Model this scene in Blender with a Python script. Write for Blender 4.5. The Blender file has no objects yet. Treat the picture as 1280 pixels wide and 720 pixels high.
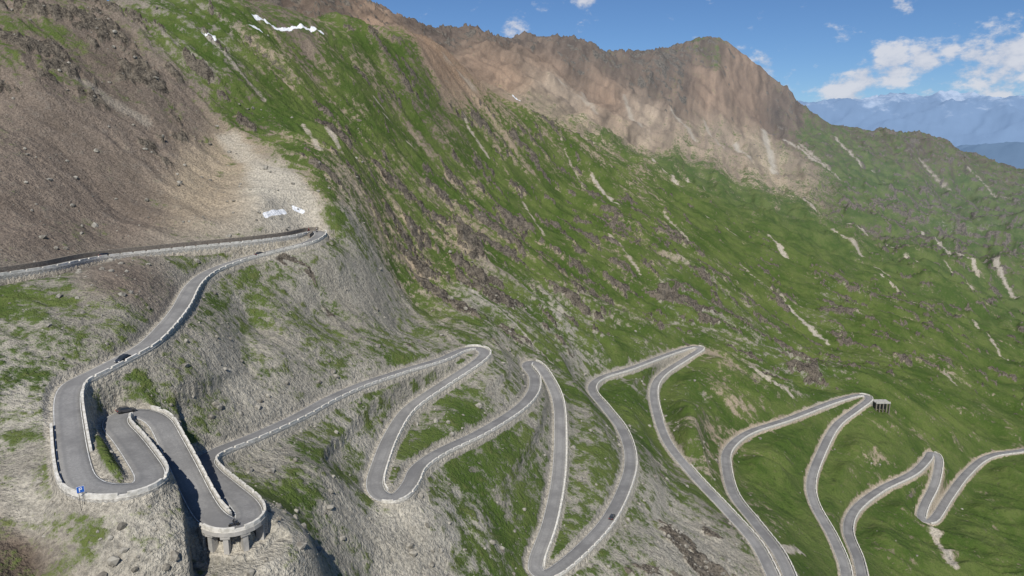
import bpy, numpy as np, math, random, bmesh
from mathutils import Vector, Matrix
random.seed(3); np.random.seed(3)
F=853.3; P=math.radians(12.2); CP,SP=math.cos(P),math.sin(P)
def ray(px,py):
    dx=(px-640)/F; dy=(360-py)/F
    return np.array([dx,CP+dy*SP,-SP+dy*CP])
# ---------------------------------------------------------------- road: image pixel coordinates, with assumed heights at some points
ROAD=[(-160,368,-40),(-60,352),(0,343),(60,334),(120,322),(200,313),(260,307),(320,301),(365,295),(392,289),(400,293,-45),(385,303),
(345,313),(300,325),(262,340),(240,358),(225,385),(205,410),(182,432),(150,450),(115,468),(92,480),(84,500,-59),(87,540),(93,580),(102,603,-61.5),(125,613),
(155,613),(180,607),(188,594),(174,570),(158,548),(144,531,-65.5),(150,519),(175,516),(198,526),(212,550),(230,585),(248,622),(264,646,-73.5),(285,657),(310,650),(308,633),
(285,612),(262,592,-78.5),(254,578),(270,565),(315,547),(370,522,-87),(410,500),(450,482),(500,465),(550,450),(575,439),(595,435,-99.5),(606,442),
(590,457),(550,483),(510,512),(488,545),(474,580),(468,605),(476,620,-108),(496,622),(512,605),(522,585),(550,565),(600,541),(645,513),(665,492),(668,472),(658,457,-123),(668,453),
(682,468),(697,500),(700,545),(697,600),(686,655),(670,700),(672,716,-145),(690,716),(725,688),(758,652),(780,610),(788,575),(779,540),(757,510),(740,488),(750,473),(790,460),
(835,443),(865,434,-165),(876,436),(858,448),(828,468),(817,488),(822,520),(836,555),(868,595),(910,640),(945,680),(965,718),(976,745,-188),(990,735),(975,695),(945,655),(918,620),
(908,585),(910,562),(935,541),(985,524),(1040,503),(1074,494,-209),(1086,499),(1070,512),(1045,532),(1028,562),(1014,600),(1018,630),(1040,670),(1055,705),(1062,738,-228),(1078,735),(1073,700),(1060,665),
(1068,638),(1100,612),(1140,592),(1158,575),(1164,566,-244),(1173,575),(1168,605),(1155,632),(1152,648,-255),(1166,650),(1185,622),(1207,593),(1235,571),(1280,563),(1345,552),(1420,545,-280)]
def catmull(P0,n):
    P0=np.array(P0,float); Q=[]
    for i in range(len(P0)-1):
        a=P0[max(i-1,0)];b=P0[i];c=P0[i+1];d=P0[min(i+2,len(P0)-1)]
        for k in range(n):
            t=k/n
            Q.append(.5*((2*b)+(-a+c)*t+(2*a-5*b+4*c-d)*t*t+(-a+3*b-3*c+d)*t**3))
    Q.append(P0[-1]); return np.array(Q)
NS=8
pix=catmull([p[:2] for p in ROAD],NS)
R=np.array([ray(*p) for p in pix])
kn=[(i*NS,p[2]) for i,p in enumerate(ROAD) if len(p)>2]
ki=np.array([k[0] for k in kn]); kz=np.array([k[1] for k in kn],float)
z=np.interp(np.arange(len(pix)),ki,kz)
for it in range(25):
    W=R*(z/R[:,2])[:,None]
    L=np.concatenate([[0],np.cumsum(np.hypot(*np.diff(W[:,:2],axis=0).T))])
    z=.5*z+.5*np.interp(L,L[ki],kz)
W=R*(z/R[:,2])[:,None]
L=np.concatenate([[0],np.cumsum(np.linalg.norm(np.diff(W,axis=0),axis=1))])
n=int(L[-1]); s=np.linspace(0,L[-1],n)
RW=np.stack([np.interp(s,L,W[:,k]) for k in range(3)],1)
ker=np.array([1,2,3,2,1.])/9
for _ in range(2):
    pad=np.pad(RW,((2,2),(0,0)),'edge'); q=np.stack([np.convolve(pad[:,k],ker,'valid') for k in range(3)],1); q[0]=RW[0]; q[-1]=RW[-1]; RW=q
T=np.gradient(RW,axis=0); T[:,2]=0; T/=np.linalg.norm(T,axis=1)[:,None]+1e-9
Nn=np.stack([-T[:,1],T[:,0],T[:,2]*0],1)
def road_idx(px,py):
    k=np.argmin(np.hypot(pix[:,0]-px,pix[:,1]-py)); return int(np.argmin(np.linalg.norm(RW-W[k],axis=1)))
# ---------------------------------------------------------------- terrain: image pixel coordinates, each with an estimated depth along its ray
C=[(0,15,375),(70,20,400),(150,28,435),(250,22,490),(310,24,525),(380,38,580),(450,46,650),(510,52,740),(545,62,800),(600,106,850),(650,140,900),(720,182,950),
(0,120,320),(0,220,270),(0,300,238),(150,120,370),(150,220,318),(150,290,287),(280,120,430),(280,210,375),(280,280,318),(370,150,455),(370,230,368),(430,290,352),(430,200,435),(400,100,540),
(330,265,330),(395,270,350),(420,330,330),(460,350,345),(450,400,310),
(500,350,410),(500,250,490),(500,150,620),(600,400,410),(600,300,540),(600,200,710),(700,400,500),(700,300,670),(700,230,820),(800,400,600),(800,320,730),(800,250,900),
(880,405,640),(900,350,780),(1000,450,680),(1000,380,850),(1100,460,690),(1100,400,850),(1200,500,680),(1280,530,700),(1200,420,930),(1280,420,1080),(1200,340,1300),(1280,300,1600),
(900,290,1000),(1000,300,1150),(1050,325,1150),(900,240,1350),(800,205,1250),(1000,230,1700),(1000,190,1950),(1100,250,1800),(1120,300,1450),(1200,250,2000),
(450,75,850),(380,70,800),(310,60,800),(250,60,700),(150,62,600),(0,70,500),(0,110,670),(70,70,540),(70,110,760),
(600,132,1000),(600,95,1350),(545,95,950),(545,75,1250),(650,150,1050),(650,125,1300),(720,180,1100),(720,150,1400),(720,115,1650),
(100,80,1100),(140,40,1150),(190,2,1200),(250,-30,1250),(330,-40,1300),(400,-20,1400),(440,2,1450),(480,24,1500),(520,38,1550),(600,44,1700),(660,50,1780),(720,56,1850),(745,64,1880),(775,80,1920),(800,72,1970),(830,74,2030),(865,64,2100),(890,57,2150),(915,68,2190),(940,88,2220),(965,102,2250),(1000,132,2280),(1040,158,2300),(1100,165,2350),(1170,172,2400),(1210,195,2420),(1280,215,2450),
(800,140,1700),(880,130,1900),(960,160,2050),
(250,40,1700),(400,50,1900),(520,90,2000),(600,100,2200),(700,120,2350),(760,140,2500),(890,140,2800),(1040,220,3000),(1170,240,3100),(1280,280,3200),
(0,720,112),(100,690,119),(150,660,124),(270,720,131),(200,690,125),(380,700,163),(400,620,186),(480,720,190),(580,700,215),(560,640,232),(420,560,217),(850,720,265),(820,640,310),(1280,720,430),(1220,660,480),
(0,440,174),(0,560,139),(40,640,123),(350,450,243),(300,480,218),(300,400,262),(400,380,302),(500,420,335),(860,540,410),
(0,900,82),(400,900,130),(640,900,185),(1000,900,270),(1280,900,340),(-300,330,208),(-300,50,360),(-300,600,118),(1600,500,750),(1600,300,1500),(1600,230,2400),(1600,800,480),(-400,150,620)]
CT=np.array([ray(a,b)*c for a,b,c in C])
ctrl=np.concatenate([CT,RW[::14]])
def ar(x,y): return np.arctan2(x,y)*2.0, np.log(np.hypot(x,y))
ca,cl=ar(ctrl[:,0],ctrl[:,1]); ct=ctrl[:,2]/np.exp(cl)
def phi(d2): return d2*np.log(d2+1e-12)
N=len(ctrl); K=phi((ca[:,None]-ca)**2+(cl[:,None]-cl)**2)+np.eye(N)*2e-4
A=np.zeros((N+3,N+3)); A[:N,:N]=K; A[:N,N]=1;A[:N,N+1]=ca;A[:N,N+2]=cl;A[N:,:N]=A[:N,N:].T
w=np.linalg.solve(A,np.concatenate([ct,[0,0,0]]))
def tps(a,l):
    a=a.ravel(); l=l.ravel(); out=np.empty(len(a))
    for i in range(0,len(a),20000):
        aa=a[i:i+20000];ll=l[i:i+20000]
        out[i:i+20000]=phi((aa[:,None]-ca)**2+(ll[:,None]-cl)**2)@w[:N]+w[N]+w[N+1]*aa+w[N+2]*ll
    return out
NA=1040
az=np.radians(np.linspace(-50,50,NA))
rr=np.concatenate([np.geomspace(40,105,40,endpoint=False),np.geomspace(105,680,560,endpoint=False),np.geomspace(680,3300,340)])
NR=len(rr)
AZ,RR=np.meshgrid(az,rr)
X=RR*np.sin(AZ); Y=RR*np.cos(AZ)
H0=(tps(AZ*2,np.log(RR)).reshape(NR,NA))*RR
lr=np.log(rr)
def bil(G,a,l):
    fa=np.clip((a-az[0])/(az[1]-az[0]),0,NA-1.001); fr=np.clip(np.interp(l,lr,np.arange(NR)),0,NR-1.001)
    i=fa.astype(int);j=fr.astype(int);u=fa-i;v=fr-j
    return (G[j,i]*(1-u)+G[j,i+1]*u)*(1-v)+(G[j+1,i]*(1-u)+G[j+1,i+1]*u)*v
SS=np.geomspace(40,3300,3000)
def hit(px,py,G=None):
    G=H0 if G is None else G
    d=ray(px,py); p=SS[:,None]*d
    h=bil(G,np.arctan2(p[:,0],p[:,1]),np.log(np.hypot(p[:,0],p[:,1])))
    b=np.nonzero(p[:,2]<h)[0]
    k=b[0] if len(b) else len(SS)-1
    return p[k]
rng=np.random.RandomState(7); TA=rng.rand(512,512)*2*np.pi; TC,TS=np.cos(TA),np.sin(TA)
def gn(x,y,o=0):
    x=x+o*17.31; y=y+o*9.77
    xi=np.floor(x).astype(int);yi=np.floor(y).astype(int);fx=x-xi;fy=y-yi
    u=fx*fx*fx*(fx*(fx*6-15)+10);v=fy*fy*fy*(fy*(fy*6-15)+10)
    x0=xi&511;x1=(xi+1)&511;y0=yi&511;y1=(yi+1)&511
    a=TC[y0,x0]*fx+TS[y0,x0]*fy; b=TC[y0,x1]*(fx-1)+TS[y0,x1]*fy
    c=TC[y1,x0]*fx+TS[y1,x0]*(fy-1); d=TC[y1,x1]*(fx-1)+TS[y1,x1]*(fy-1)
    return ((a*(1-u)+b*u)*(1-v)+(c*(1-u)+d*u)*v)*1.5
def fbm(x,y,n,o=0,g=.5):
    s=0;a=1;t=0
    for k in range(n): s=s+a*gn(x*2**k,y*2**k,o+k*3+1); t+=a; a*=g
    return s/t
def rid(x,y,n,o=0,g=.5):
    s=0;a=1;t=0
    for k in range(n): s=s+a*(1-2*np.abs(gn(x*2**k,y*2**k,o+k*3+1))); t+=a; a*=g
    return s/t
def ss(a,b,x): t=np.clip((x-a)/(b-a),0,1); return t*t*(3-2*t)
gx0,gy0,gs=-220,60,.5; GW,GH=1500,1260
DG=np.full((GH,GW),60.,np.float32); ZG=np.zeros((GH,GW),np.float32)
for p in RW:
    cx=int((p[0]-gx0)/gs);cy=int((p[1]-gy0)/gs);m=44
    x0,x1=max(cx-m,0),min(cx+m,GW);y0,y1=max(cy-m,0),min(cy+m,GH)
    if x0>=x1 or y0>=y1: continue
    xx=gx0+np.arange(x0,x1)*gs-p[0]; yy=gy0+np.arange(y0,y1)*gs-p[1]
    d=np.sqrt(xx[None,:]**2+yy[:,None]**2)
    sub=DG[y0:y1,x0:x1]; mk_=d<sub
    sub[mk_]=d[mk_]; ZG[y0:y1,x0:x1][mk_]=p[2]
def rast(G,x,y,fill):
    fx=(x-gx0)/gs; fy=(y-gy0)/gs
    ok=(fx>0)&(fx<GW-2)&(fy>0)&(fy<GH-2)
    i=np.clip(fx.astype(int),0,GW-2);j=np.clip(fy.astype(int),0,GH-2);u=np.clip(fx-i,0,1);v=np.clip(fy-j,0,1)
    r=(G[j,i]*(1-u)+G[j,i+1]*u)*(1-v)+(G[j+1,i]*(1-u)+G[j+1,i+1]*u)*v
    return np.where(ok,r,fill)
# ---------------------------------------------------------------- cover anchors: grass,rock,soil
GREY=(.30,.28,.235); BR=(.175,.142,.115); TAN=(.33,.27,.195); RED=(.255,.18,.125); PALE=(.38,.355,.30); DK=(.12,.09,.068); TG=(.30,.24,.18)
AN=[(50,60,.5,.5,BR),(150,90,.3,.7,BR),(230,140,.3,.8,BR),(100,200,.05,.2,BR),(200,200,.08,.55,BR),(250,240,.05,.1,TAN),(30,280,.1,.1,BR),(150,270,.08,.1,BR),(300,210,.1,.1,TAN),(340,240,.15,.1,PALE),
(250,60,.75,.35,GREY),(350,100,.87,.25,TAN),(320,150,.77,.4,BR),(370,190,.82,.35,TAN),(400,240,.77,.3,TAN),(450,200,.85,.45,TAN),(450,110,.9,.35,TAN),(500,300,.74,.65,TAN),(450,340,.45,.2,GREY),(430,280,.65,.15,GREY),(480,260,.8,.45,TAN),(520,100,.88,.45,BR),(600,200,.88,.55,TAN),
(560,330,.68,.85,TAN),(600,380,.6,.6,GREY),(650,300,.78,.8,TAN),(700,250,.9,.5,TAN),(700,420,.6,.45,GREY),(800,330,.82,.7,TAN),(850,380,.72,.78,GREY),(900,290,.93,.35,TAN),(1000,350,.9,.35,TAN),(1000,300,.98,.1,TAN),(1100,400,.9,.5,TAN),(1280,440,.9,.4,TAN),(1200,290,.78,.8,GREY),(1250,310,.8,.65,DK),(1200,380,.9,.45,TAN),(1280,270,.72,.6,DK),(1050,380,.8,.75,GREY),(1150,260,.72,.85,DK),(1120,285,.75,.7,BR),(1230,250,.75,.6,DK),
(550,46,.1,.6,DK),(545,66,.05,.1,RED),(620,48,.05,.6,DK),(620,85,.05,.1,RED),(660,53,.05,.6,DK),(680,80,.05,.1,RED),(700,120,.05,.1,TG),(760,120,.05,.1,RED),(800,150,.1,.1,TG),(760,78,.2,.65,DK),(720,60,.15,.6,DK),(820,80,.2,.95,DK),(850,90,.25,.85,DK),(890,64,.5,.7,DK),(880,112,.1,.15,RED),(920,95,.15,.2,RED),(940,110,.12,.25,RED),(970,140,.25,.55,DK),(960,200,.35,.3,TAN),(900,180,.35,.15,TG),(1030,180,.65,.35,DK),(1100,180,.55,.6,DK),(1180,185,.5,.65,DK),(1100,230,.85,.4,BR),(1240,215,.55,.55,DK),
(850,215,.85,.25,TAN),(780,190,.7,.25,TAN),(930,250,.85,.2,TAN),(700,150,.4,.2,TAN),(300,5,.05,.7,DK),(220,8,.05,.8,DK),(420,15,.1,.8,DK),(470,35,.1,.4,RED),(360,30,.5,.2,BR),
(50,400,.65,.1,GREY),(30,500,.62,.1,PALE),(150,400,.55,.1,GREY),(150,360,.2,.2,BR),(200,460,.4,.1,GREY),(300,400,.6,.15,GREY),(350,450,.35,.15,GREY),(300,500,.2,.15,GREY),(220,490,.62,.1,GREY),(400,400,.45,.4,GREY),(500,420,.45,.4,GREY),(50,650,.2,.1,PALE),(200,690,.1,.4,PALE),(350,700,.15,.4,PALE),(330,575,.35,.5,GREY),(130,580,.95,0,GREY),(205,580,.9,0,GREY),(400,560,.6,.1,GREY),(450,540,.55,.1,PALE),(430,650,.55,.1,PALE),(500,690,.2,.4,PALE),(350,620,.9,.1,GREY),(600,600,.82,.1,GREY),(530,530,.7,.1,GREY),(620,480,.5,.2,GREY),(570,650,.6,.1,PALE),(640,640,.72,.1,GREY),(750,580,.68,.1,GREY),(730,520,.6,.1,GREY),(740,640,.5,.1,GREY),(800,620,.45,.3,GREY),(850,690,.25,.85,GREY),(780,510,.85,.1,GREY),(860,500,.85,.2,GREY),(900,490,.6,.35,TAN),(950,580,.92,.1,TAN),(900,550,.75,.1,TAN),(1000,560,.92,.12,TAN),(1100,540,.88,.15,TAN),(1100,650,.9,.1,TAN),(1200,650,.9,.15,TAN),(1250,620,.88,.15,TAN),(1000,470,.75,.55,GREY),(30,710,.3,.3,DK)]
AP=np.array([hit(a[0],a[1]) for a in AN]); aa,al=ar(AP[:,0],AP[:,1])
AV=np.array([[a[2],a[3],*a[4]] for a in AN])
ga=np.linspace(az[0],az[-1],220); gl=np.linspace(lr[0],lr[-1],260)
GA,GL=np.meshgrid(ga*2,gl); wq=1/(((GA.ravel()[:,None]-aa)**2+((GL.ravel()[:,None]-al)*1.0)**2+1.2e-3)**2)
CG=((wq@AV)/wq.sum(1)[:,None]).reshape(260,220,5)
def cbil(a,l):
    fa=np.clip((a-ga[0])/(ga[1]-ga[0]),0,218.99);fl=np.clip((l-gl[0])/(gl[1]-gl[0]),0,258.99)
    i=fa.astype(int);j=fl.astype(int);u=(fa-i)[...,None];v=(fl-j)[...,None]
    return (CG[j,i]*(1-u)+CG[j,i+1]*u)*(1-v)+(CG[j+1,i]*(1-u)+CG[j+1,i+1]*u)*v
wx=fbm(X/70,Y/70,3,5)*16; wy=fbm(X/70,Y/70,3,11)*16
w2=fbm(X/190,Y/190,3,15)*60
Xw=X+wx;Yw=Y+wy
M=cbil(np.arctan2(X+wx*.5,Y+wy*.5),np.log(np.hypot(X+wx*.5,Y+wy*.5)))
GR=M[...,0];RK=M[...,1];SOIL=M[...,2:5].copy()
Aq=Xw*.27+Yw*.96+w2*.5; Bq=Xw*.96-Yw*.27
D=rast(DG,X,Y,60.); ZR=rast(ZG,X,Y,0.)
far=ss(700,1500,RR); mid=ss(300,480,RR)
nearf=ss(5,22,D)
amp=.3+.7*mid
g1=rid(Aq/95,Bq/330,2,3); g2=rid(Aq/34,Bq/120,3,13,.55); g3=rid(Aq/10,Bq/30,3,31,.6)
Dz=amp*(11*(g1-.3)+6.5*(g2-.3)+2.0*g3*(1-.5*far))
g4=rid(Xw/420+Yw/900,Yw/300,4,41,.5)
Uf=(Xw*.80-Yw*.25); Vf=(Xw*.3+Yw*.9)
g5=rid(Uf/80,Vf/420,4,45,.55)
g6=rid(X/60,Y/60,3,47,.5)
Dz+=far*(28*(g4-.5)+20*(g5-.4)+3*g6)
# broad spurs and gullies on the right-hand valley side
rgt=ss(.42,.56,AZ)*ss(850,1250,RR)*(1-ss(2100,2400,RR))
g7=rid((X*.25+Y*.97+w2)/230,(X*.97-Y*.25)/700,3,49,.5)
Dz+=rgt*40*(g7-.35)
rn=fbm(Aq/20,Bq/38,5,51,.65)
rock=ss(.1,.2,rn+(RK-.62)*.6)*ss(.15,.35,RK)
rd=rid(X/9,Y/9,4,61,.65); rd2=rid(X/32,Y/32,3,65,.55)
Dz+=rock*(1.5+4.2*rd)*(.4+.6*mid)+rock*far*5*rd2
Dz+=fbm(Aq/4,Bq/8,3,71,.6)*.7*amp*(1-.5*far)
Dz+=(1-mid)*((rid(Aq/16,Bq/60,3,75)-.3)*1.4+.25*rid(X/3,Y/3,2,77))
H1=H0+Dz*nearf
E=np.maximum(D-3.5,0)
H1c=np.clip(H1,ZR-1.5-E*.8,ZR+.5+E*1.0)
rel=ss(10,21,D); H1c=H1c*(1-rel)+H1*rel
H1c=np.where((D<9)&(ZR>-45.2)&(ZR<-30)&(H1c<ZR-.05),np.minimum(H1c,ZR-3.2),H1c)
dn=H1c<ZR
w1=np.where(dn,1-ss(3.3,4.0,D),1-ss(3.4,5.0,D))
H=H1c*(1-w1)+(ZR-.14)*w1
vi0,vi1=road_idx(272,652),road_idx(316,646)
va0,va1=road_idx(262,643),road_idx(313,640)
mid_i=(vi0+vi1)//2; vout=np.sign(((RW[mid_i]-(RW[va0]+RW[va1])/2)*Nn[mid_i]).sum()) or 1
for i in range(vi0+1,vi1,1):
    for off,dep in ((4.0,4.6),(6.5,5.6)):
        c=RW[i]+vout*Nn[i]*off
        d=np.hypot(X-c[0],Y-c[1]); tgt=RW[i,2]-dep+ss(1.8,6.,d)*9
        H=np.where((d<6.)&(ZR<RW[i,2]+4),np.minimum(H,tgt),H)
gi=road_idx(1086,499); gc=RW[gi]+np.array([7.5,-3.5,0]); gd=np.maximum(np.abs(X-gc[0])-6,np.abs(Y-gc[1]+3)-7)
H=np.where((gd<5)&(D>3.3),np.minimum(H,gc[2]-8.5+ss(0,5,gd)*14),H)
dHr=np.gradient(H,axis=0)/np.gradient(rr)[:,None]; dHa=np.gradient(H,axis=1)/(np.gradient(az)[None,:]*RR)
SL=np.hypot(dHr,dHa)
steep=ss(1.2,2.0,SL)
rockm=np.clip(rock*.8+steep*(.1+.4*mid)*(1-.5*far)*(D>7),0,1)
streak=fbm(Aq/8,Bq/45,5,81,.65)
str2=fbm(Aq/17,Bq/130,5,87,.65)
sfar=fbm(Uf/22,Vf/300,5,85,.7)
iso=fbm(X/15,Y/15,4,95,.65)
G2=np.clip(GR+(streak*.28+str2*.36*mid+iso*.22+fbm(Xw/36,Yw/36,4,91,.6)*.34)*(1-.35*far)+far*sfar*.4-.18*ss(.85,1.4,SL)*(1-.5*far)-.1*(g2>.6),0,1)
G2*=ss(3.4,5.0,D)
pale=np.zeros_like(G2); snow=np.zeros_like(G2)
def seg(p,q,wd,arr,amt=1,nz=.6):
    d0=q[:2]-p[:2]; LL=(d0@d0)+1e-6
    t=np.clip(((X-p[0])*d0[0]+(Y-p[1])*d0[1])/LL,0,1)
    d=np.hypot(X-p[0]-t*d0[0],Y-p[1]-t*d0[1])
    sn=1-ss(.3 if nz>.5 else .7,1.3,d/wd+streak*nz*1.5)
    np.maximum(arr,sn*amt,out=arr)
for a,b,c,d_,w_,am in [(290,185,330,225,7,.7),(330,225,375,262,11,.9),(345,262,385,268,9,.9),(410,170,425,195,3,.7),(590,372,690,455,1.6,.7),(470,125,478,134,3,.8),(885,275,915,300,6,.8),(740,215,772,258,4,.8),(985,390,1035,425,5,.8),(955,170,968,215,12,.8),(920,180,935,205,11,.8),(1155,655,1190,720,4,.8),(965,685,1000,690,4,.8),(350,283,398,288,6,1),(1040,170,1075,210,5,.8),(980,175,1030,215,6,.85),(815,205,850,235,6,.7),(1060,280,1090,300,7,.7),(940,470,990,500,3,.7),(100,110,180,160,4,.35),(262,70,330,130,2.5,.5),(480,150,530,200,2,.7),(580,150,610,200,3,.7),(920,330,1000,400,1.8,.6),(1150,290,1220,350,5,.8),(1000,185,1050,230,5,.7),(860,215,900,250,6,.8),(960,300,985,325,6,.8),(690,160,740,180,6,.6),(380,165,400,200,2.5,.6),(650,250,680,300,2,.6),(700,180,740,240,2,.5),(760,300,800,350,2,.6),(1180,470,1210,500,3,.6),(1090,300,1130,320,6,.8),(600,100,640,125,7,.5),(780,120,800,165,7,.5),(840,140,870,180,8,.6),(880,150,905,195,6,.5),(720,110,745,150,7,.4),(1100,350,1160,400,3.5,.75),(1200,400,1260,450,3.5,.75),(1040,300,1075,325,8,.7),(1130,330,1150,350,5,.7),(1230,330,1270,370,6,.8),(1000,255,1030,280,5,.7),(830,270,860,300,3,.6),(700,110,735,140,7,.5),(560,80,590,110,6,.4),(1150,200,1190,235,6,.6),(1210,215,1260,250,6,.6),(1090,215,1130,250,5,.6),(1180,340,1215,372,4,.7),(1075,330,1110,350,4,.6)]:
    seg(hit(a,b),hit(c,d_),w_,pale,am,.7)
for a,b,c,d_,w_ in [(332,275,348,271,1.3),(348,271,356,268,1.0),(368,264,378,267,1.3),(318,32,340,36,2.2),(340,36,402,43,2.2),(314,50,328,55,1.5),(257,62,271,71,2.0),(641,131,649,133,2.5)]:
    seg(hit(a,b),hit(c,d_),w_,snow,1,.45)
pale=np.maximum(pale,(1-ss(3.0,4.6,D))*.8)
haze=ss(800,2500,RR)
var=1+.35*fbm(Xw/55,Yw/55,4,101)+.35*streak*(1-far)+.9*sfar*far
SOIL*=np.clip(var,.4,1.8)[...,None]
SOIL=SOIL*(1-pale[...,None])+np.array([.43,.395,.33])*pale[...,None]
G2*=1-pale; rockm*=1-.8*pale
ro=np.geomspace(3500,90000,36)
AO,RO=np.meshgrid(az,ro)
Xo=RO*np.sin(AO);Yo=RO*np.cos(AO)
Ho=H[-1][None,:]*(1-ss(3400,6500,RO))+(-1100+120*gn(Xo/2500,Yo/2500,5))*ss(3400,6500,RO)
def cat(a,b): return np.concatenate([a,b],0)
XX=cat(X,Xo);YY=cat(Y,Yo);HH=cat(H,Ho);n2=len(ro)
one=np.ones((n2,NA))
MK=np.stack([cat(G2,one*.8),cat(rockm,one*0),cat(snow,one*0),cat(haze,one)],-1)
SO=cat(SOIL,np.ones((n2,NA,3))*np.array([.1,.12,.09])); SO=np.concatenate([SO,np.ones(SO.shape[:2]+(1,))],-1)
def gridmesh(name,XX,YY,ZZ):
    nr,na=XX.shape
    me=bpy.data.meshes.new(name)
    co=np.stack([XX,YY,ZZ],-1).reshape(-1,3).astype(np.float32)
    j,i=np.meshgrid(np.arange(nr-1),np.arange(na-1),indexing='ij'); b=(j*na+i).ravel()
    f=np.stack([b,b+1,b+na+1,b+na],1).astype(np.int32)
    me.vertices.add(len(co)); me.vertices.foreach_set('co',co.ravel())
    me.loops.add(f.size); me.loops.foreach_set('vertex_index',f.ravel())
    me.polygons.add(len(f)); me.polygons.foreach_set('loop_start',np.arange(0,f.size,4,dtype=np.int32))
    me.polygons.foreach_set('use_smooth',np.ones(len(f),bool))
    me.update(calc_edges=True)
    ob=bpy.data.objects.new(name,me); bpy.context.collection.objects.link(ob); return ob
terr=gridmesh('mountain_terrain',XX,YY,HH)
for nm,arr in (('masks',MK),('soil',SO)):
    at=terr.data.attributes.new(nm,'FLOAT_COLOR','POINT'); at.data.foreach_set('color',arr.astype(np.float32).ravel())
# ---------------------------------------------------------------- materials
class NB:
    def __init__(s,name):
        s.m=bpy.data.materials.new(name); s.m.use_nodes=True; s.t=s.m.node_tree; s.b=s.t.nodes['Principled BSDF']; s.b.inputs['Specular IOR Level'].default_value=.15
    def n(s,t,**k):
        x=s.t.nodes.new(t)
        for a,b in k.items(): setattr(x,a,b)
        return x
    def l(s,a,b): s.t.links.new(a,b)
    def noise(s,vec,scale,det=6,rough=.6):
        x=s.n('ShaderNodeTexNoise'); x.inputs['Scale'].default_value=scale;x.inputs['Detail'].default_value=det;x.inputs['Roughness'].default_value=rough
        if vec is not None: s.l(vec,x.inputs['Vector'])
        return x.outputs['Fac']
    def math(s,op,a,b=None,c=None,clamp=False):
        x=s.n('ShaderNodeMath',operation=op,use_clamp=clamp)
        for i,v in enumerate((a,b,c)):
            if v is None: continue
            if isinstance(v,(int,float)): x.inputs[i].default_value=v
            else: s.l(v,x.inputs[i])
        return x.outputs[0]
    def mr(s,v,a,b,c=0,d=1):
        x=s.n('ShaderNodeMapRange',interpolation_type='SMOOTHSTEP'); s.l(v,x.inputs[0])
        for i,q in enumerate((a,b,c,d)): x.inputs[i+1].default_value=q
        return x.outputs[0]
    def mix(s,f,a,b,bt='MIX'):
        x=s.n('ShaderNodeMix',data_type='RGBA',blend_type=bt)
        if isinstance(f,(int,float)): x.inputs[0].default_value=f
        else: s.l(f,x.inputs[0])
        for i,v in ((6,a),(7,b)):
            if isinstance(v,tuple): x.inputs[i].default_value=(*v,1)
            else: s.l(v,x.inputs[i])
        return x.outputs[2]
    def bump(s,h,st,dist):
        x=s.n('ShaderNodeBump'); x.inputs['Strength'].default_value=st;x.inputs['Distance'].default_value=dist; s.l(h,x.inputs['Height']); s.l(x.outputs[0],s.b.inputs['Normal'])
def terrain_mat():
    q=NB('alpine_ground'); pos=q.n('ShaderNodeNewGeometry').outputs['Position']
    a=q.n('ShaderNodeAttribute',attribute_name='masks'); so=q.n('ShaderNodeAttribute',attribute_name='soil').outputs['Color']
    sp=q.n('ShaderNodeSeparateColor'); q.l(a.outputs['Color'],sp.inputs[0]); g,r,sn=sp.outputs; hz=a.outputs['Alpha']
    n1=q.noise(pos,.2,5,.72); n2=q.noise(pos,.03,3,.6); n3=q.noise(pos,1.1,3,.7)
    gm=q.math('ADD',g,q.math('MULTIPLY',q.math('SUBTRACT',n1,.5),1.8)); gm=q.math('ADD',gm,q.math('MULTIPLY',q.math('SUBTRACT',n3,.5),.8))
    gf=q.mr(gm,.3,.66)
    gc=q.mix(q.mr(n2,.35,.65),(.056,.094,.018),(.104,.138,.036))
    gc=q.mix(q.mr(n1,.5,.72,0,.5),gc,(.165,.16,.07))
    gc=q.mix(q.mr(n1,.3,.44,.7,0),gc,(.026,.042,.012))
    gc=q.mix(q.mr(n3,.3,.5,.5,0),gc,(.030,.05,.014))
    soil=q.mix(1.0,so,q.mix(q.mr(n3,.3,.7),(.66,.66,.66),(1.32,1.31,1.29)),'MULTIPLY')
    soil=q.mix(q.mr(n1,.5,.75,0,.35),soil,(.24,.225,.2))
    soil=q.mix(q.mr(n1,.28,.42,.4,0),soil,(.12,.105,.088))
    c=q.mix(gf,soil,gc)
    rc=q.mix(q.mr(q.math('ADD',q.math('MULTIPLY',n3,.5),q.math('MULTIPLY',n1,.5)),.38,.62),(.036,.031,.026),(.20,.172,.135))
    rf=q.mr(q.math('ADD',r,q.math('MULTIPLY',q.math('SUBTRACT',n1,.5),1.6)),.44,.56)
    c=q.mix(rf,c,rc)
    c=q.mix(q.math('MULTIPLY',hz,.13),c,(.22,.27,.34))  # distance haze painted into the ground colour as a blue-grey tint
    c=q.mix(q.mr(q.math('ADD',sn,q.math('MULTIPLY',q.math('SUBTRACT',n1,.5),.6)),.45,.62),c,(.78,.79,.81))
    q.l(c,q.b.inputs['Base Color']); q.b.inputs['Roughness'].default_value=.95
    q.bump(q.math('ADD',q.math('MULTIPLY',n1,2.6),q.math('MULTIPLY',n3,.6)),.8,1.4); return q.m
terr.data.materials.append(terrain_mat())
def simple(name,c1,c2,scale,rough=.9,bump=.0,bd=.05,metal=0,spec=.15):
    q=NB(name); pos=q.n('ShaderNodeNewGeometry').outputs['Position']
    f=q.noise(pos,scale,4,.65); c=q.mix(q.mr(f,.35,.65),c1,c2); q.l(c,q.b.inputs['Base Color']); q.b.inputs['Roughness'].default_value=rough; q.b.inputs['Metallic'].default_value=metal; q.b.inputs['Specular IOR Level'].default_value=spec
    if bump: q.bump(f,bump,bd)
    return q.m
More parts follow.
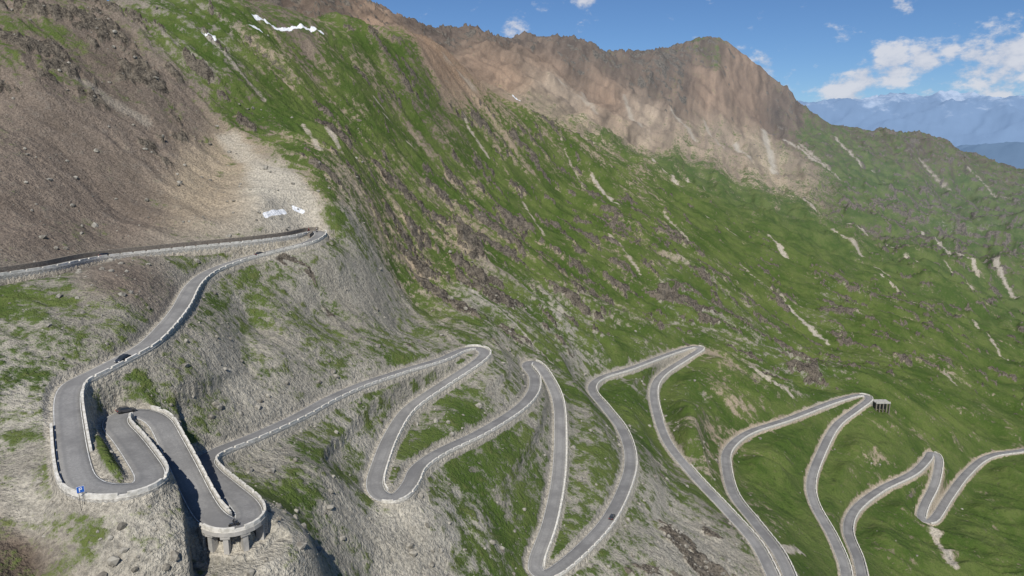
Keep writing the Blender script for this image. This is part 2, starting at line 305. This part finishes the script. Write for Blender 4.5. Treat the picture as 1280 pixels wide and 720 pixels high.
def asphalt():
    q=NB('worn_asphalt'); pos=q.n('ShaderNodeNewGeometry').outputs['Position']
    uv=q.n('ShaderNodeAttribute',attribute_name='lane').outputs['Fac']
    n1=q.noise(pos,.07,6,.7);n2=q.noise(pos,2.5,3,.75)
    c=q.mix(q.mr(n1,.38,.62),(.18,.177,.174),(.27,.265,.256))
    c=q.mix(q.mr(n2,.35,.65,0,.45),c,(.15,.148,.145))
    t=q.math('ABSOLUTE',q.math('SUBTRACT',q.math('ABSOLUTE',uv),.45)); c=q.mix(q.mr(t,0,.2,.35,0),c,(.15,.15,.15))
    c=q.mix(q.mr(q.math('ADD',q.math('ABSOLUTE',uv),q.math('MULTIPLY',q.math('SUBTRACT',n2,.5),.5)),.88,1.02,0,.6),c,(.33,.31,.27))
    q.l(c,q.b.inputs['Base Color']); q.b.inputs['Roughness'].default_value=.85; return q.m
def stone(name,a,b,m):
    q=NB(name); pos=q.n('ShaderNodeNewGeometry').outputs['Position']
    mp=q.n('ShaderNodeMapping'); mp.inputs['Scale'].default_value=(1,1,1.8); q.l(pos,mp.inputs[0])
    vo=q.n('ShaderNodeTexVoronoi'); vo.inputs['Scale'].default_value=1.8; q.l(mp.outputs[0],vo.inputs['Vector'])
    n=q.noise(pos,.7,5,.7); sp=q.n('ShaderNodeSeparateColor'); q.l(vo.outputs['Color'],sp.inputs[0])
    c=q.mix(sp.outputs[0],a,b); c=q.mix(q.mr(n,.4,.7,0,.5),c,m); c=q.mix(q.mr(vo.outputs['Distance'],.4,.65,0,.5),c,(.12,.11,.1))
    q.l(c,q.b.inputs['Base Color']); q.b.inputs['Roughness'].default_value=.95; q.bump(vo.outputs['Distance'],.5,-.1); return q.m
STN=stone('pale_stone_masonry',(.42,.4,.35),(.6,.57,.51),(.32,.3,.27)); STP=simple('parapet_stone',(.46,.44,.39),(.7,.67,.61),.9)
STB=stone('brown_stone_masonry',(.17,.145,.12),(.27,.235,.19),(.13,.11,.09))
CON=simple('weathered_concrete',(.3,.29,.27),(.42,.4,.37),.5); ASP=asphalt(); PNT=simple('white_road_paint',(.42,.42,.4),(.75,.75,.73),1)
# ---------------------------------------------------------------- road
HWD=2.8
def ribbon(name,offs,dz,mat,vals=None):
    co=np.concatenate([RW[:,None,:]+Nn[:,None,:]*np.array(offs)[None,:,None]],1).copy(); co[...,2]+=np.array(dz)[None,:]
    ob=gridmesh(name,co[...,0],co[...,1],co[...,2])
    if vals is not None:
        at=ob.data.attributes.new('lane','FLOAT','POINT'); at.data.foreach_set('value',np.tile(np.array(vals,np.float32),len(RW)))
    ob.data.materials.append(mat); return ob
ribbon('road',[-HWD,-HWD,-1.5,0,1.5,HWD,HWD],[-.7,0,.02,.03,.02,0,-.7],ASP,[-1,-1,-.5,0,.5,1,1])
e1=ribbon('road_edge_line',[-2.62,-2.5],[.012,.014],PNT); e2=ribbon('edge_line_b',[2.5,2.62],[.014,.012],PNT); e2.parent=e1
def nat(x,y,G): return bil(G,np.arctan2(x,y),np.log(np.hypot(x,y)))
def box8(V,Fc,a0,a1,b1,b0,zt0,zt1,zb0,zb1):
    k=len(V)
    for (p,zt,zb) in ((a0,zt0,zb0),(a1,zt1,zb1),(b1,zt1,zb1),(b0,zt0,zb0)):
        V.append((p[0],p[1],zb)); V.append((p[0],p[1],zt))
    Fc+= [(k+1,k+3,k+5,k+7),(k,k+1,k+7,k+6),(k+2,k+4,k+5,k+3),(k,k+2,k+3,k+1),(k+6,k+7,k+5,k+4),(k,k+6,k+4,k+2)]
def mk(name,V,Fc,mat):
    me=bpy.data.meshes.new(name); me.from_pydata(V,[],Fc); me.update(); ob=bpy.data.objects.new(name,me); bpy.context.collection.objects.link(ob); me.materials.append(mat); return ob
pv,pf,rv,rf_,uv_,uf,dv,df=[],[],[],[],[],[],[],[]
n=len(RW)
for sd in (-1,1):
    gz=nat(RW[:,0]+sd*Nn[:,0]*6,RW[:,1]+sd*Nn[:,1]*6,H1); gr=nat(RW[:,0]+sd*Nn[:,0]*4.2,RW[:,1]+sd*Nn[:,1]*4.2,H)
    od=rast(DG,RW[:,0]+sd*Nn[:,0]*3.6,RW[:,1]+sd*Nn[:,1]*3.6,60.)
    low=RW[:,2]-gz; lows=np.convolve(low,np.ones(15)/15,'same'); on=(lows>-.1)&(od>3.0)
    inn=RW+sd*Nn*2.83; out=RW+sd*Nn*3.34; out2=RW+sd*Nn*3.45
    for i in range(n-1):
        bridge=(vi0<=i<vi1) and sd==vout
        if (on[i] and on[i+1]) or bridge:
            d0=min(max(RW[i,2]-gr[i]+.8,1.2),5);d1=min(max(RW[i+1,2]-gr[i+1]+.8,1.2),5)
            if bridge: d0=d1=.75
            (VV,FF)=(dv,df) if bridge else (rv,rf_)
            box8(VV,FF,inn[i],inn[i+1],out2[i+1],out2[i],RW[i,2]+.1,RW[i+1,2]+.1,RW[i,2]-d0,RW[i+1,2]-d1)
            tp=1.0 if i%5!=4 else .6
            box8(pv,pf,inn[i]*.97+out[i]*.03,inn[i+1]*.97+out[i+1]*.03,out[i+1],out[i],RW[i,2]+tp,RW[i+1,2]+tp,RW[i,2]+.1,RW[i+1,2]+.1)
    for i in range(0,330):
        if lows[i]<-.3 and i+1<n and RW[i,2]>-45.5 and sd*Nn[i][0]<0:
            a0=RW[i]+sd*Nn[i]*3.3;a1=RW[i+1]+sd*Nn[i+1]*3.3;b0=RW[i]+sd*Nn[i]*4.4;b1=RW[i+1]+sd*Nn[i+1]*4.4
            box8(uv_,uf,a0,a1,b1,b0,RW[i,2]+1.7,RW[i+1,2]+1.7,RW[i,2]-.3,RW[i+1,2]-.3)
mk('stone_parapet_wall',pv,pf,STP); mk('retaining_wall',rv,rf_,STN); mk('hillside_retaining_wall',uv_,uf,STB)
via=bpy.data.objects.new('road_viaduct',None); bpy.context.collection.objects.link(via); via.location=RW[mid_i]
def adopt(ob,par):
    ob.parent=par; ob.matrix_parent_inverse=Matrix.Translation(-Vector(par.location)); return ob
adopt(mk('deck_edge_beam',dv,df,CON),via)
for kk,i in enumerate(np.linspace(vi0+1,vi1-1,4).astype(int)):
    V,Fc=[],[]; t=T[i];o=Nn[i]*vout;b=RW[i]
    for h0,h1,hw,o0,o1 in ((-1.3,-.72,.9,.6,3.3),(-9,-1.3,.5,1.6,3.1)):
        box8(V,Fc,b-t*hw+o*o0,b+t*hw+o*o0,b+t*hw+o*o1,b-t*hw+o*o1,b[2]+h1,b[2]+h1,b[2]+h0,b[2]+h0)
    adopt(mk('pillar_%d'%kk,V,Fc,CON),via)
gal=bpy.data.objects.new('road_gallery',None); bpy.context.collection.objects.link(gal); gal.location=gc
def bx(name,x0,x1,y0,y1,z0,z1,mat):
    V,Fc=[],[]; g=gc
    box8(V,Fc,g+np.array([x0,y0,0]),g+np.array([x1,y0,0]),g+np.array([x1,y1,0]),g+np.array([x0,y1,0]),g[2]+z1,g[2]+z1,g[2]+z0,g[2]+z0); adopt(mk(name,V,Fc,mat),gal)
bx('roof_slab',-5.5,6.5,-5,3,-.9,-.15,CON); bx('back_wall',-5,6,1.5,2.8,-11,-.95,STB)
bx('parapet',-5.3,6.3,-4.9,-4.5,-.14,.7,STN)
for k,x in enumerate((-5.2,-2.4,.4,3.2,5.6)): bx('pier_%d'%k,x,x+.8,-4.7,-3.4,-12,-.92,STB)
# ---------------------------------------------------------------- boulders
fr=[(j,i) for j,i in zip(np.random.randint(45,560,70000),np.random.randint(130,900,70000))]
V,Fc=[],[]; cnt=0
ico=bmesh.new(); bmesh.ops.create_icosphere(ico,subdivisions=1,radius=1); iv=np.array([v.co for v in ico.verts]); ifc=[[v.index for v in f.verts] for f in ico.faces]; ico.free()
for j,i in fr:
    if cnt>5000: break
    if D[j,i]<4.5: continue
    pr=(1-G2[j,i])*(.25+rock[j,i])*(.5+.5*(D[j,i]<12))
    if random.random()>pr*.5: continue
    sz=.18+.9*random.random()**5*1.5+RR[j,i]/2400; vv=iv*(1+.45*(np.random.rand(12,1)-.5))*np.array([1,random.uniform(.55,1),random.uniform(.45,.9)])*sz
    an=random.random()*6.28; ca_,sa_=math.cos(an),math.sin(an)
    vv=np.stack([vv[:,0]*ca_-vv[:,1]*sa_,vv[:,0]*sa_+vv[:,1]*ca_,vv[:,2]],1)+np.array([X[j,i],Y[j,i],H[j,i]+sz*.12])
    k=len(V); V+=vv.tolist(); Fc+=[[a+k for a in f] for f in ifc]; cnt+=1
mk('scattered_boulders',V,Fc,simple('boulder_rock',(.14,.128,.108),(.34,.32,.275),.5))
# ---------------------------------------------------------------- vehicles
RUB=simple('tyre_rubber',(.02,.02,.02),(.03,.03,.03),5); GLS=simple('window_glass',(.02,.025,.03),(.03,.035,.04),1,.08,spec=.6)
LMP=simple('lamp_lens',(.7,.7,.65),(.8,.8,.75),4,.2,spec=.5); RED_L=simple('tail_lamp',(.4,.02,.02),(.5,.03,.03),4,.3)
def prism(bm,prof,w1s):
    a=[bm.verts.new((x,-w,z)) for (x,z),w in zip(prof,w1s)]; b=[bm.verts.new((x,w,z)) for (x,z),w in zip(prof,w1s)]
    m=len(prof); bm.faces.new(a[::-1]); bm.faces.new(b)
    for k in range(m): bm.faces.new((a[k],a[(k+1)%m],b[(k+1)%m],b[k]))
def bmo(name,bm,mat,bev=0):
    if bev: bmesh.ops.bevel(bm,geom=bm.edges[:],offset=bev,segments=2,affect='EDGES',clamp_overlap=True)
    bmesh.ops.recalc_face_normals(bm,faces=bm.faces[:]); me=bpy.data.meshes.new(name); bm.to_mesh(me); bm.free(); me.materials.append(mat)
    ob=bpy.data.objects.new(name,me); bpy.context.collection.objects.link(ob); return ob
def car(px,py,side,c,flip=1,name='car'):
    i=road_idx(px,py); par=bpy.data.objects.new(name,None); bpy.context.collection.objects.link(par)
    paint=simple('car_paint',c,tuple(k*1.1 for k in c),1,.25,spec=.5)
    parts=[]
    bm=bmesh.new(); prism(bm,[(-2.15,.3),(2.1,.3),(2.2,.55),(2.1,.78),(1.1,.95),(-1.9,1.0),(-2.2,.85)],[.84,.84,.86,.84,.86,.86,.84]); parts.append(bmo('body',bm,paint,.05))
    bm=bmesh.new(); prism(bm,[(-1.85,.98),(1.15,.93),(.35,1.4),(-1.3,1.45)],[.8,.8,.62,.62]); parts.append(bmo('windows',bm,GLS,.03))
    bm=bmesh.new(); prism(bm,[(-1.4,1.42),(.38,1.38),(.25,1.46),(-1.2,1.5)],[.66,.66,.6,.6]); parts.append(bmo('roof',bm,paint,.02))
    for nm,x0,x1,m,zz in (('headlamps',2.05,2.2,LMP,.68),('tail_lamps',-2.24,-2.1,RED_L,.78)):
        bm=bmesh.new()
        for sy in (-1,1): bmesh.ops.create_cube(bm,size=1,matrix=Matrix.Translation(((x0+x1)/2,sy*.62,zz))@Matrix.Diagonal((abs(x1-x0),.34,.14,1)))
        parts.append(bmo(nm,bm,m))
    k=0
    for x in (-1.35,1.35):
        for y in (-.78,.78):
            bm=bmesh.new(); bmesh.ops.create_cone(bm,cap_ends=True,segments=18,radius1=.33,radius2=.33,depth=.22,matrix=Matrix.Translation((x,y,.33))@Matrix.Rotation(math.pi/2,4,'X')); parts.append(bmo('wheel_%d'%k,bm,RUB,.02)); k+=1
    for p in parts: p.parent=par
    p=RW[i]+Nn[i]*side; par.location=(p[0],p[1],p[2]+.04); par.rotation_euler=(0,math.atan2(-(RW[min(i+2,n-1),2]-RW[i-2,2])*(1 if flip>0 else -1),4),math.atan2(T[i,1],T[i,0])+(0 if flip>0 else math.pi)); return par
car(150,447,1.3,(.03,.035,.045)); car(322,319,1.3,(.04,.04,.045),-1); car(125,322,-1.0,(.02,.02,.025)); car(163,517,1.2,(.06,.06,.065)); car(762,650,-1.2,(.05,.055,.06))
LEA=simple('rider_leather',(.02,.02,.022),(.05,.05,.055),3,.6); MET=simple('dark_metal',(.08,.08,.085),(.15,.15,.16),3,.35,metal=.7)
def motorcycle(px,py,side,c,flip=1):
    i=road_idx(px,py); par=bpy.data.objects.new('motorcycle',None); bpy.context.collection.objects.link(par); rd_=bpy.data.objects.new('motorcyclist',None); bpy.context.collection.objects.link(rd_)
    pt=simple('tank_paint',c,c,1,.25,spec=.5); parts=[]
    for k,x in enumerate((-.72,.72)):
        bm=bmesh.new(); m=Matrix.Translation((x,0,.32))@Matrix.Rotation(math.pi/2,4,'X')
        bmesh.ops.create_cone(bm,cap_ends=True,segments=18,radius1=.32,radius2=.32,depth=.13,matrix=m); parts.append(bmo('wheel_%d'%k,bm,RUB,.03))
    bm=bmesh.new(); prism(bm,[(-.45,.35),(.35,.35),(.5,.75),(-.6,.7)],[.14,.14,.12,.14]); parts.append(bmo('engine_block',bm,MET,.03))
    bm=bmesh.new(); prism(bm,[(-.9,.8),(-.1,.74),(.05,.95),(.45,.98),(.72,1.25),(.8,.85),(.5,.68),(-.5,.68)],[.1,.16,.17,.16,.1,.14,.16,.16]); parts.append(bmo('tank_and_seat',bm,pt,.03))
    bm=bmesh.new(); prism(bm,[(.74,.32),(.8,.32),(.56,1.08),(.5,1.06)],[.1]*4); bmesh.ops.create_cube(bm,size=1,matrix=Matrix.Translation((.45,0,1.08))@Matrix.Diagonal((.05,.7,.05,1))); parts.append(bmo('fork_and_handlebar',bm,MET))
    for p in parts:p.parent=par
    vs=[(-.2,0,.88),(-.15,0,1.1),(-.02,0,1.38),(.06,0,1.52),(-.02,.2,1.36),(.15,.28,1.15),(.43,.3,1.1),(-.02,-.2,1.36),(.15,-.28,1.15),(.43,-.3,1.1),(.2,.2,.85),(-.02,.2,.42),(.12,.2,.36),(.2,-.2,.85),(-.02,-.2,.42),(.12,-.2,.36)]
    es=[(0,1),(1,2),(2,3),(2,4),(4,5),(5,6),(2,7),(7,8),(8,9),(0,10),(10,11),(11,12),(0,13),(13,14),(14,15)]
    rs=[.16,.16,.17,.07,.08,.06,.05,.08,.06,.05,.1,.07,.06,.1,.07,.06]
    me=bpy.data.meshes.new('body'); me.from_pydata(vs,es,[]); ob=bpy.data.objects.new('body',me); bpy.context.collection.objects.link(ob); me.materials.append(LEA)
    ob.modifiers.new('skin','SKIN')
    for v,r_ in zip(me.skin_vertices[0].data,rs): v.radius=(r_,r_)
    me.skin_vertices[0].data[0].use_root=True; sb=ob.modifiers.new('sub','SUBSURF'); sb.levels=sb.render_levels=1
    bm=bmesh.new(); bmesh.ops.create_uvsphere(bm,u_segments=16,v_segments=10,radius=.15,matrix=Matrix.Translation((.1,0,1.66))@Matrix.Diagonal((1.1,.9,1.05,1))); hl=bmo('helmet',bm,pt)
    ob.parent=rd_; hl.parent=rd_
    p=RW[i]+Nn[i]*side
    for e in (par,rd_): e.location=(p[0],p[1],p[2]+.03); e.rotation_euler=(0,0,math.atan2(T[i,1],T[i,0])+(0 if flip>0 else math.pi))
motorcycle(386,291,.9,(.5,.05,.03)); motorcycle(398,290,-.8,(.7,.7,.7),-1); motorcycle(292,656,-.8,(.05,.06,.08))
i=road_idx(122,613); sgn=-1 if nat(*(RW[i]-Nn[i]*8)[:2],H)<nat(*(RW[i]+Nn[i]*8)[:2],H) else 1
b=RW[i]+Nn[i]*sgn*3.9
sg=bpy.data.objects.new('traffic_sign',None); bpy.context.collection.objects.link(sg); sg.location=(b[0],b[1],RW[i,2]-1.5); sg.rotation_euler=(0,0,math.atan2(-b[1],-b[0])+math.pi/2)
bm=bmesh.new()
for x in (-.3,.3): bmesh.ops.create_cone(bm,cap_ends=True,segments=10,radius1=.04,radius2=.04,depth=6,matrix=Matrix.Translation((x,.05,1.2)))
bmo('posts',bm,MET).parent=sg
BLU=simple('blue_sign_face',(.02,.1,.42),(.025,.12,.45),2,.4); WHT=simple('white_sign_face',(.75,.75,.75),(.8,.8,.8),2,.4)
for nm,m,L_ in (('panel',BLU,[(0,0,3.6,1.1,.04,1.1)]),('border',WHT,[(0,.012,3.6,1.18,.03,1.18)]),('letter_p',WHT,[(-.15,-.03,3.6,.12,.02,.75),(.05,-.03,3.92,.32,.02,.11),(.05,-.03,3.62,.32,.02,.11),(.2,-.03,3.77,.11,.02,.2)])):
    bm=bmesh.new()
    for x,y,z_,a_,b_,c_ in L_: bmesh.ops.create_cube(bm,size=1,matrix=Matrix.Translation((x,y,z_))@Matrix.Diagonal((a_,b_,c_,1)))
    bmo(nm,bm,m).parent=sg
# ---------------------------------------------------------------- distant ranges
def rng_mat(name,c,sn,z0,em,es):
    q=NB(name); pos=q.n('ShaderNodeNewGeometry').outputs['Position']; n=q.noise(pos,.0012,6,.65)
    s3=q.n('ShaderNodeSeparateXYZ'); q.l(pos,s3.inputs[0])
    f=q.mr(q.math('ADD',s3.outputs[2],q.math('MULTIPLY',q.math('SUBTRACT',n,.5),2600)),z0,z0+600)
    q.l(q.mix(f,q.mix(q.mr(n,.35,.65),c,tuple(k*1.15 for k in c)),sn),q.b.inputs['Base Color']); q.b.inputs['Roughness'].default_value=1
    q.b.inputs['Emission Color'].default_value=(*em,1); q.b.inputs['Emission Strength'].default_value=es; return q.m  # emission and bluish base colour stand in for airlight over far slopes
def drange(name,r0,r1,pk,base,o,mat):
    a=np.radians(np.linspace(-50,50,1000)); r=np.linspace(r0,r1,90); A2,R2=np.meshgrid(a,r); x=R2*np.sin(A2);y=R2*np.cos(A2)
    c=(R2-r0)/(r1-r0); env=np.sin(np.pi*c)
    h=base+env*(pk-base)*(.78+.28*rid(x/3600,y/3600,6,o,.55))
    ob=gridmesh(name,x,y,h); ob.data.materials.append(mat)
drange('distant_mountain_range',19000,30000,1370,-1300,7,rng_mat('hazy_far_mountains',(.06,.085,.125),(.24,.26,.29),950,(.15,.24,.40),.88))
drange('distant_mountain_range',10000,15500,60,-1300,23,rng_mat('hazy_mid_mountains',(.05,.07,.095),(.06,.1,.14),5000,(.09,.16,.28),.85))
# ---------------------------------------------------------------- light
sc=bpy.context.scene
SAZ,SEL=182,48
Ld=Vector((math.sin(math.radians(SAZ))*math.cos(math.radians(SEL)),math.cos(math.radians(SAZ))*math.cos(math.radians(SEL)),math.sin(math.radians(SEL))))
sl=bpy.data.lights.new('sun','SUN'); sl.energy=5.0; sl.angle=math.radians(.5); sl.color=(1,.96,.89)
so=bpy.data.objects.new('sun',sl); bpy.context.collection.objects.link(so); so.rotation_euler=(-Ld).to_track_quat('-Z','Y').to_euler()
wd=bpy.data.worlds.new('World'); sc.world=wd; wd.use_nodes=True; nt=wd.node_tree; bg=nt.nodes['Background']
sky=nt.nodes.new('ShaderNodeTexSky'); sky.sky_type='NISHITA'; sky.sun_disc=False; sky.sun_elevation=math.radians(SEL); sky.sun_rotation=math.radians(SAZ); sky.altitude=2500; sky.air_density=1.1; sky.dust_density=.2; sky.ozone_density=4
bg.inputs[1].default_value=.085
class W2(NB):
    def __init__(s,t): s.t=t
q=W2(nt); tc=q.n('ShaderNodeTexCoord').outputs['Generated']
mp=q.n('ShaderNodeMapping'); mp.inputs['Scale'].default_value=(1,1,1.7); q.l(tc,mp.inputs[0])
cn=q.noise(mp.outputs[0],24,10,.62)
tot=None
for px,py,rad,st in [(1060,120,.06,1.15),(1080,98,.045,1.05),(1115,82,.055,1.1),(1155,76,.05,1.05),(1190,70,.04,.85),(1225,75,.06,1.05),(1265,72,.06,1.15),(1250,95,.06,.95),(1205,145,.045,.9),(1170,125,.05,.65),(1240,120,.06,.8),(1000,100,.04,.6),(960,80,.04,.85),(640,38,.04,.85),(735,5,.035,1),(85,10,.055,1),(20,12,.03,.7),(1130,5,.03,.7),(1380,90,.09,1)]:
    d=Vector(ray(px,py)).normalized()
    vm_=q.n('ShaderNodeVectorMath',operation='DISTANCE'); q.l(tc,vm_.inputs[0]); vm_.inputs[1].default_value=d
    m=q.mr(vm_.outputs['Value'],0,rad,st,0)
    tot=m if tot is None else q.math('MAXIMUM',tot,m)
cf=q.mr(q.math('ADD',q.math('MULTIPLY',tot,.42),q.math('MULTIPLY',q.math('SUBTRACT',cn,.5),1.6)),.16,.46,0,.9)
cc=q.mix(q.mr(cn,.42,.62),(6.2,6.7,7.9),(8.0,8.2,8.9))
sk=q.mix(1.0,sky.outputs[0],(.66,.82,1.0),'MULTIPLY')
out=q.mix(cf,sk,cc); q.l(out,bg.inputs[0])
cam=bpy.data.cameras.new('camera'); co=bpy.data.objects.new('camera',cam); bpy.context.collection.objects.link(co)
cam.lens=24; cam.sensor_width=36; cam.clip_start=1; cam.clip_end=200000; co.rotation_euler=(math.radians(90)-P,0,0); sc.camera=co
sc.view_settings.view_transform='Standard'; sc.view_settings.look='None'; sc.view_settings.exposure=0
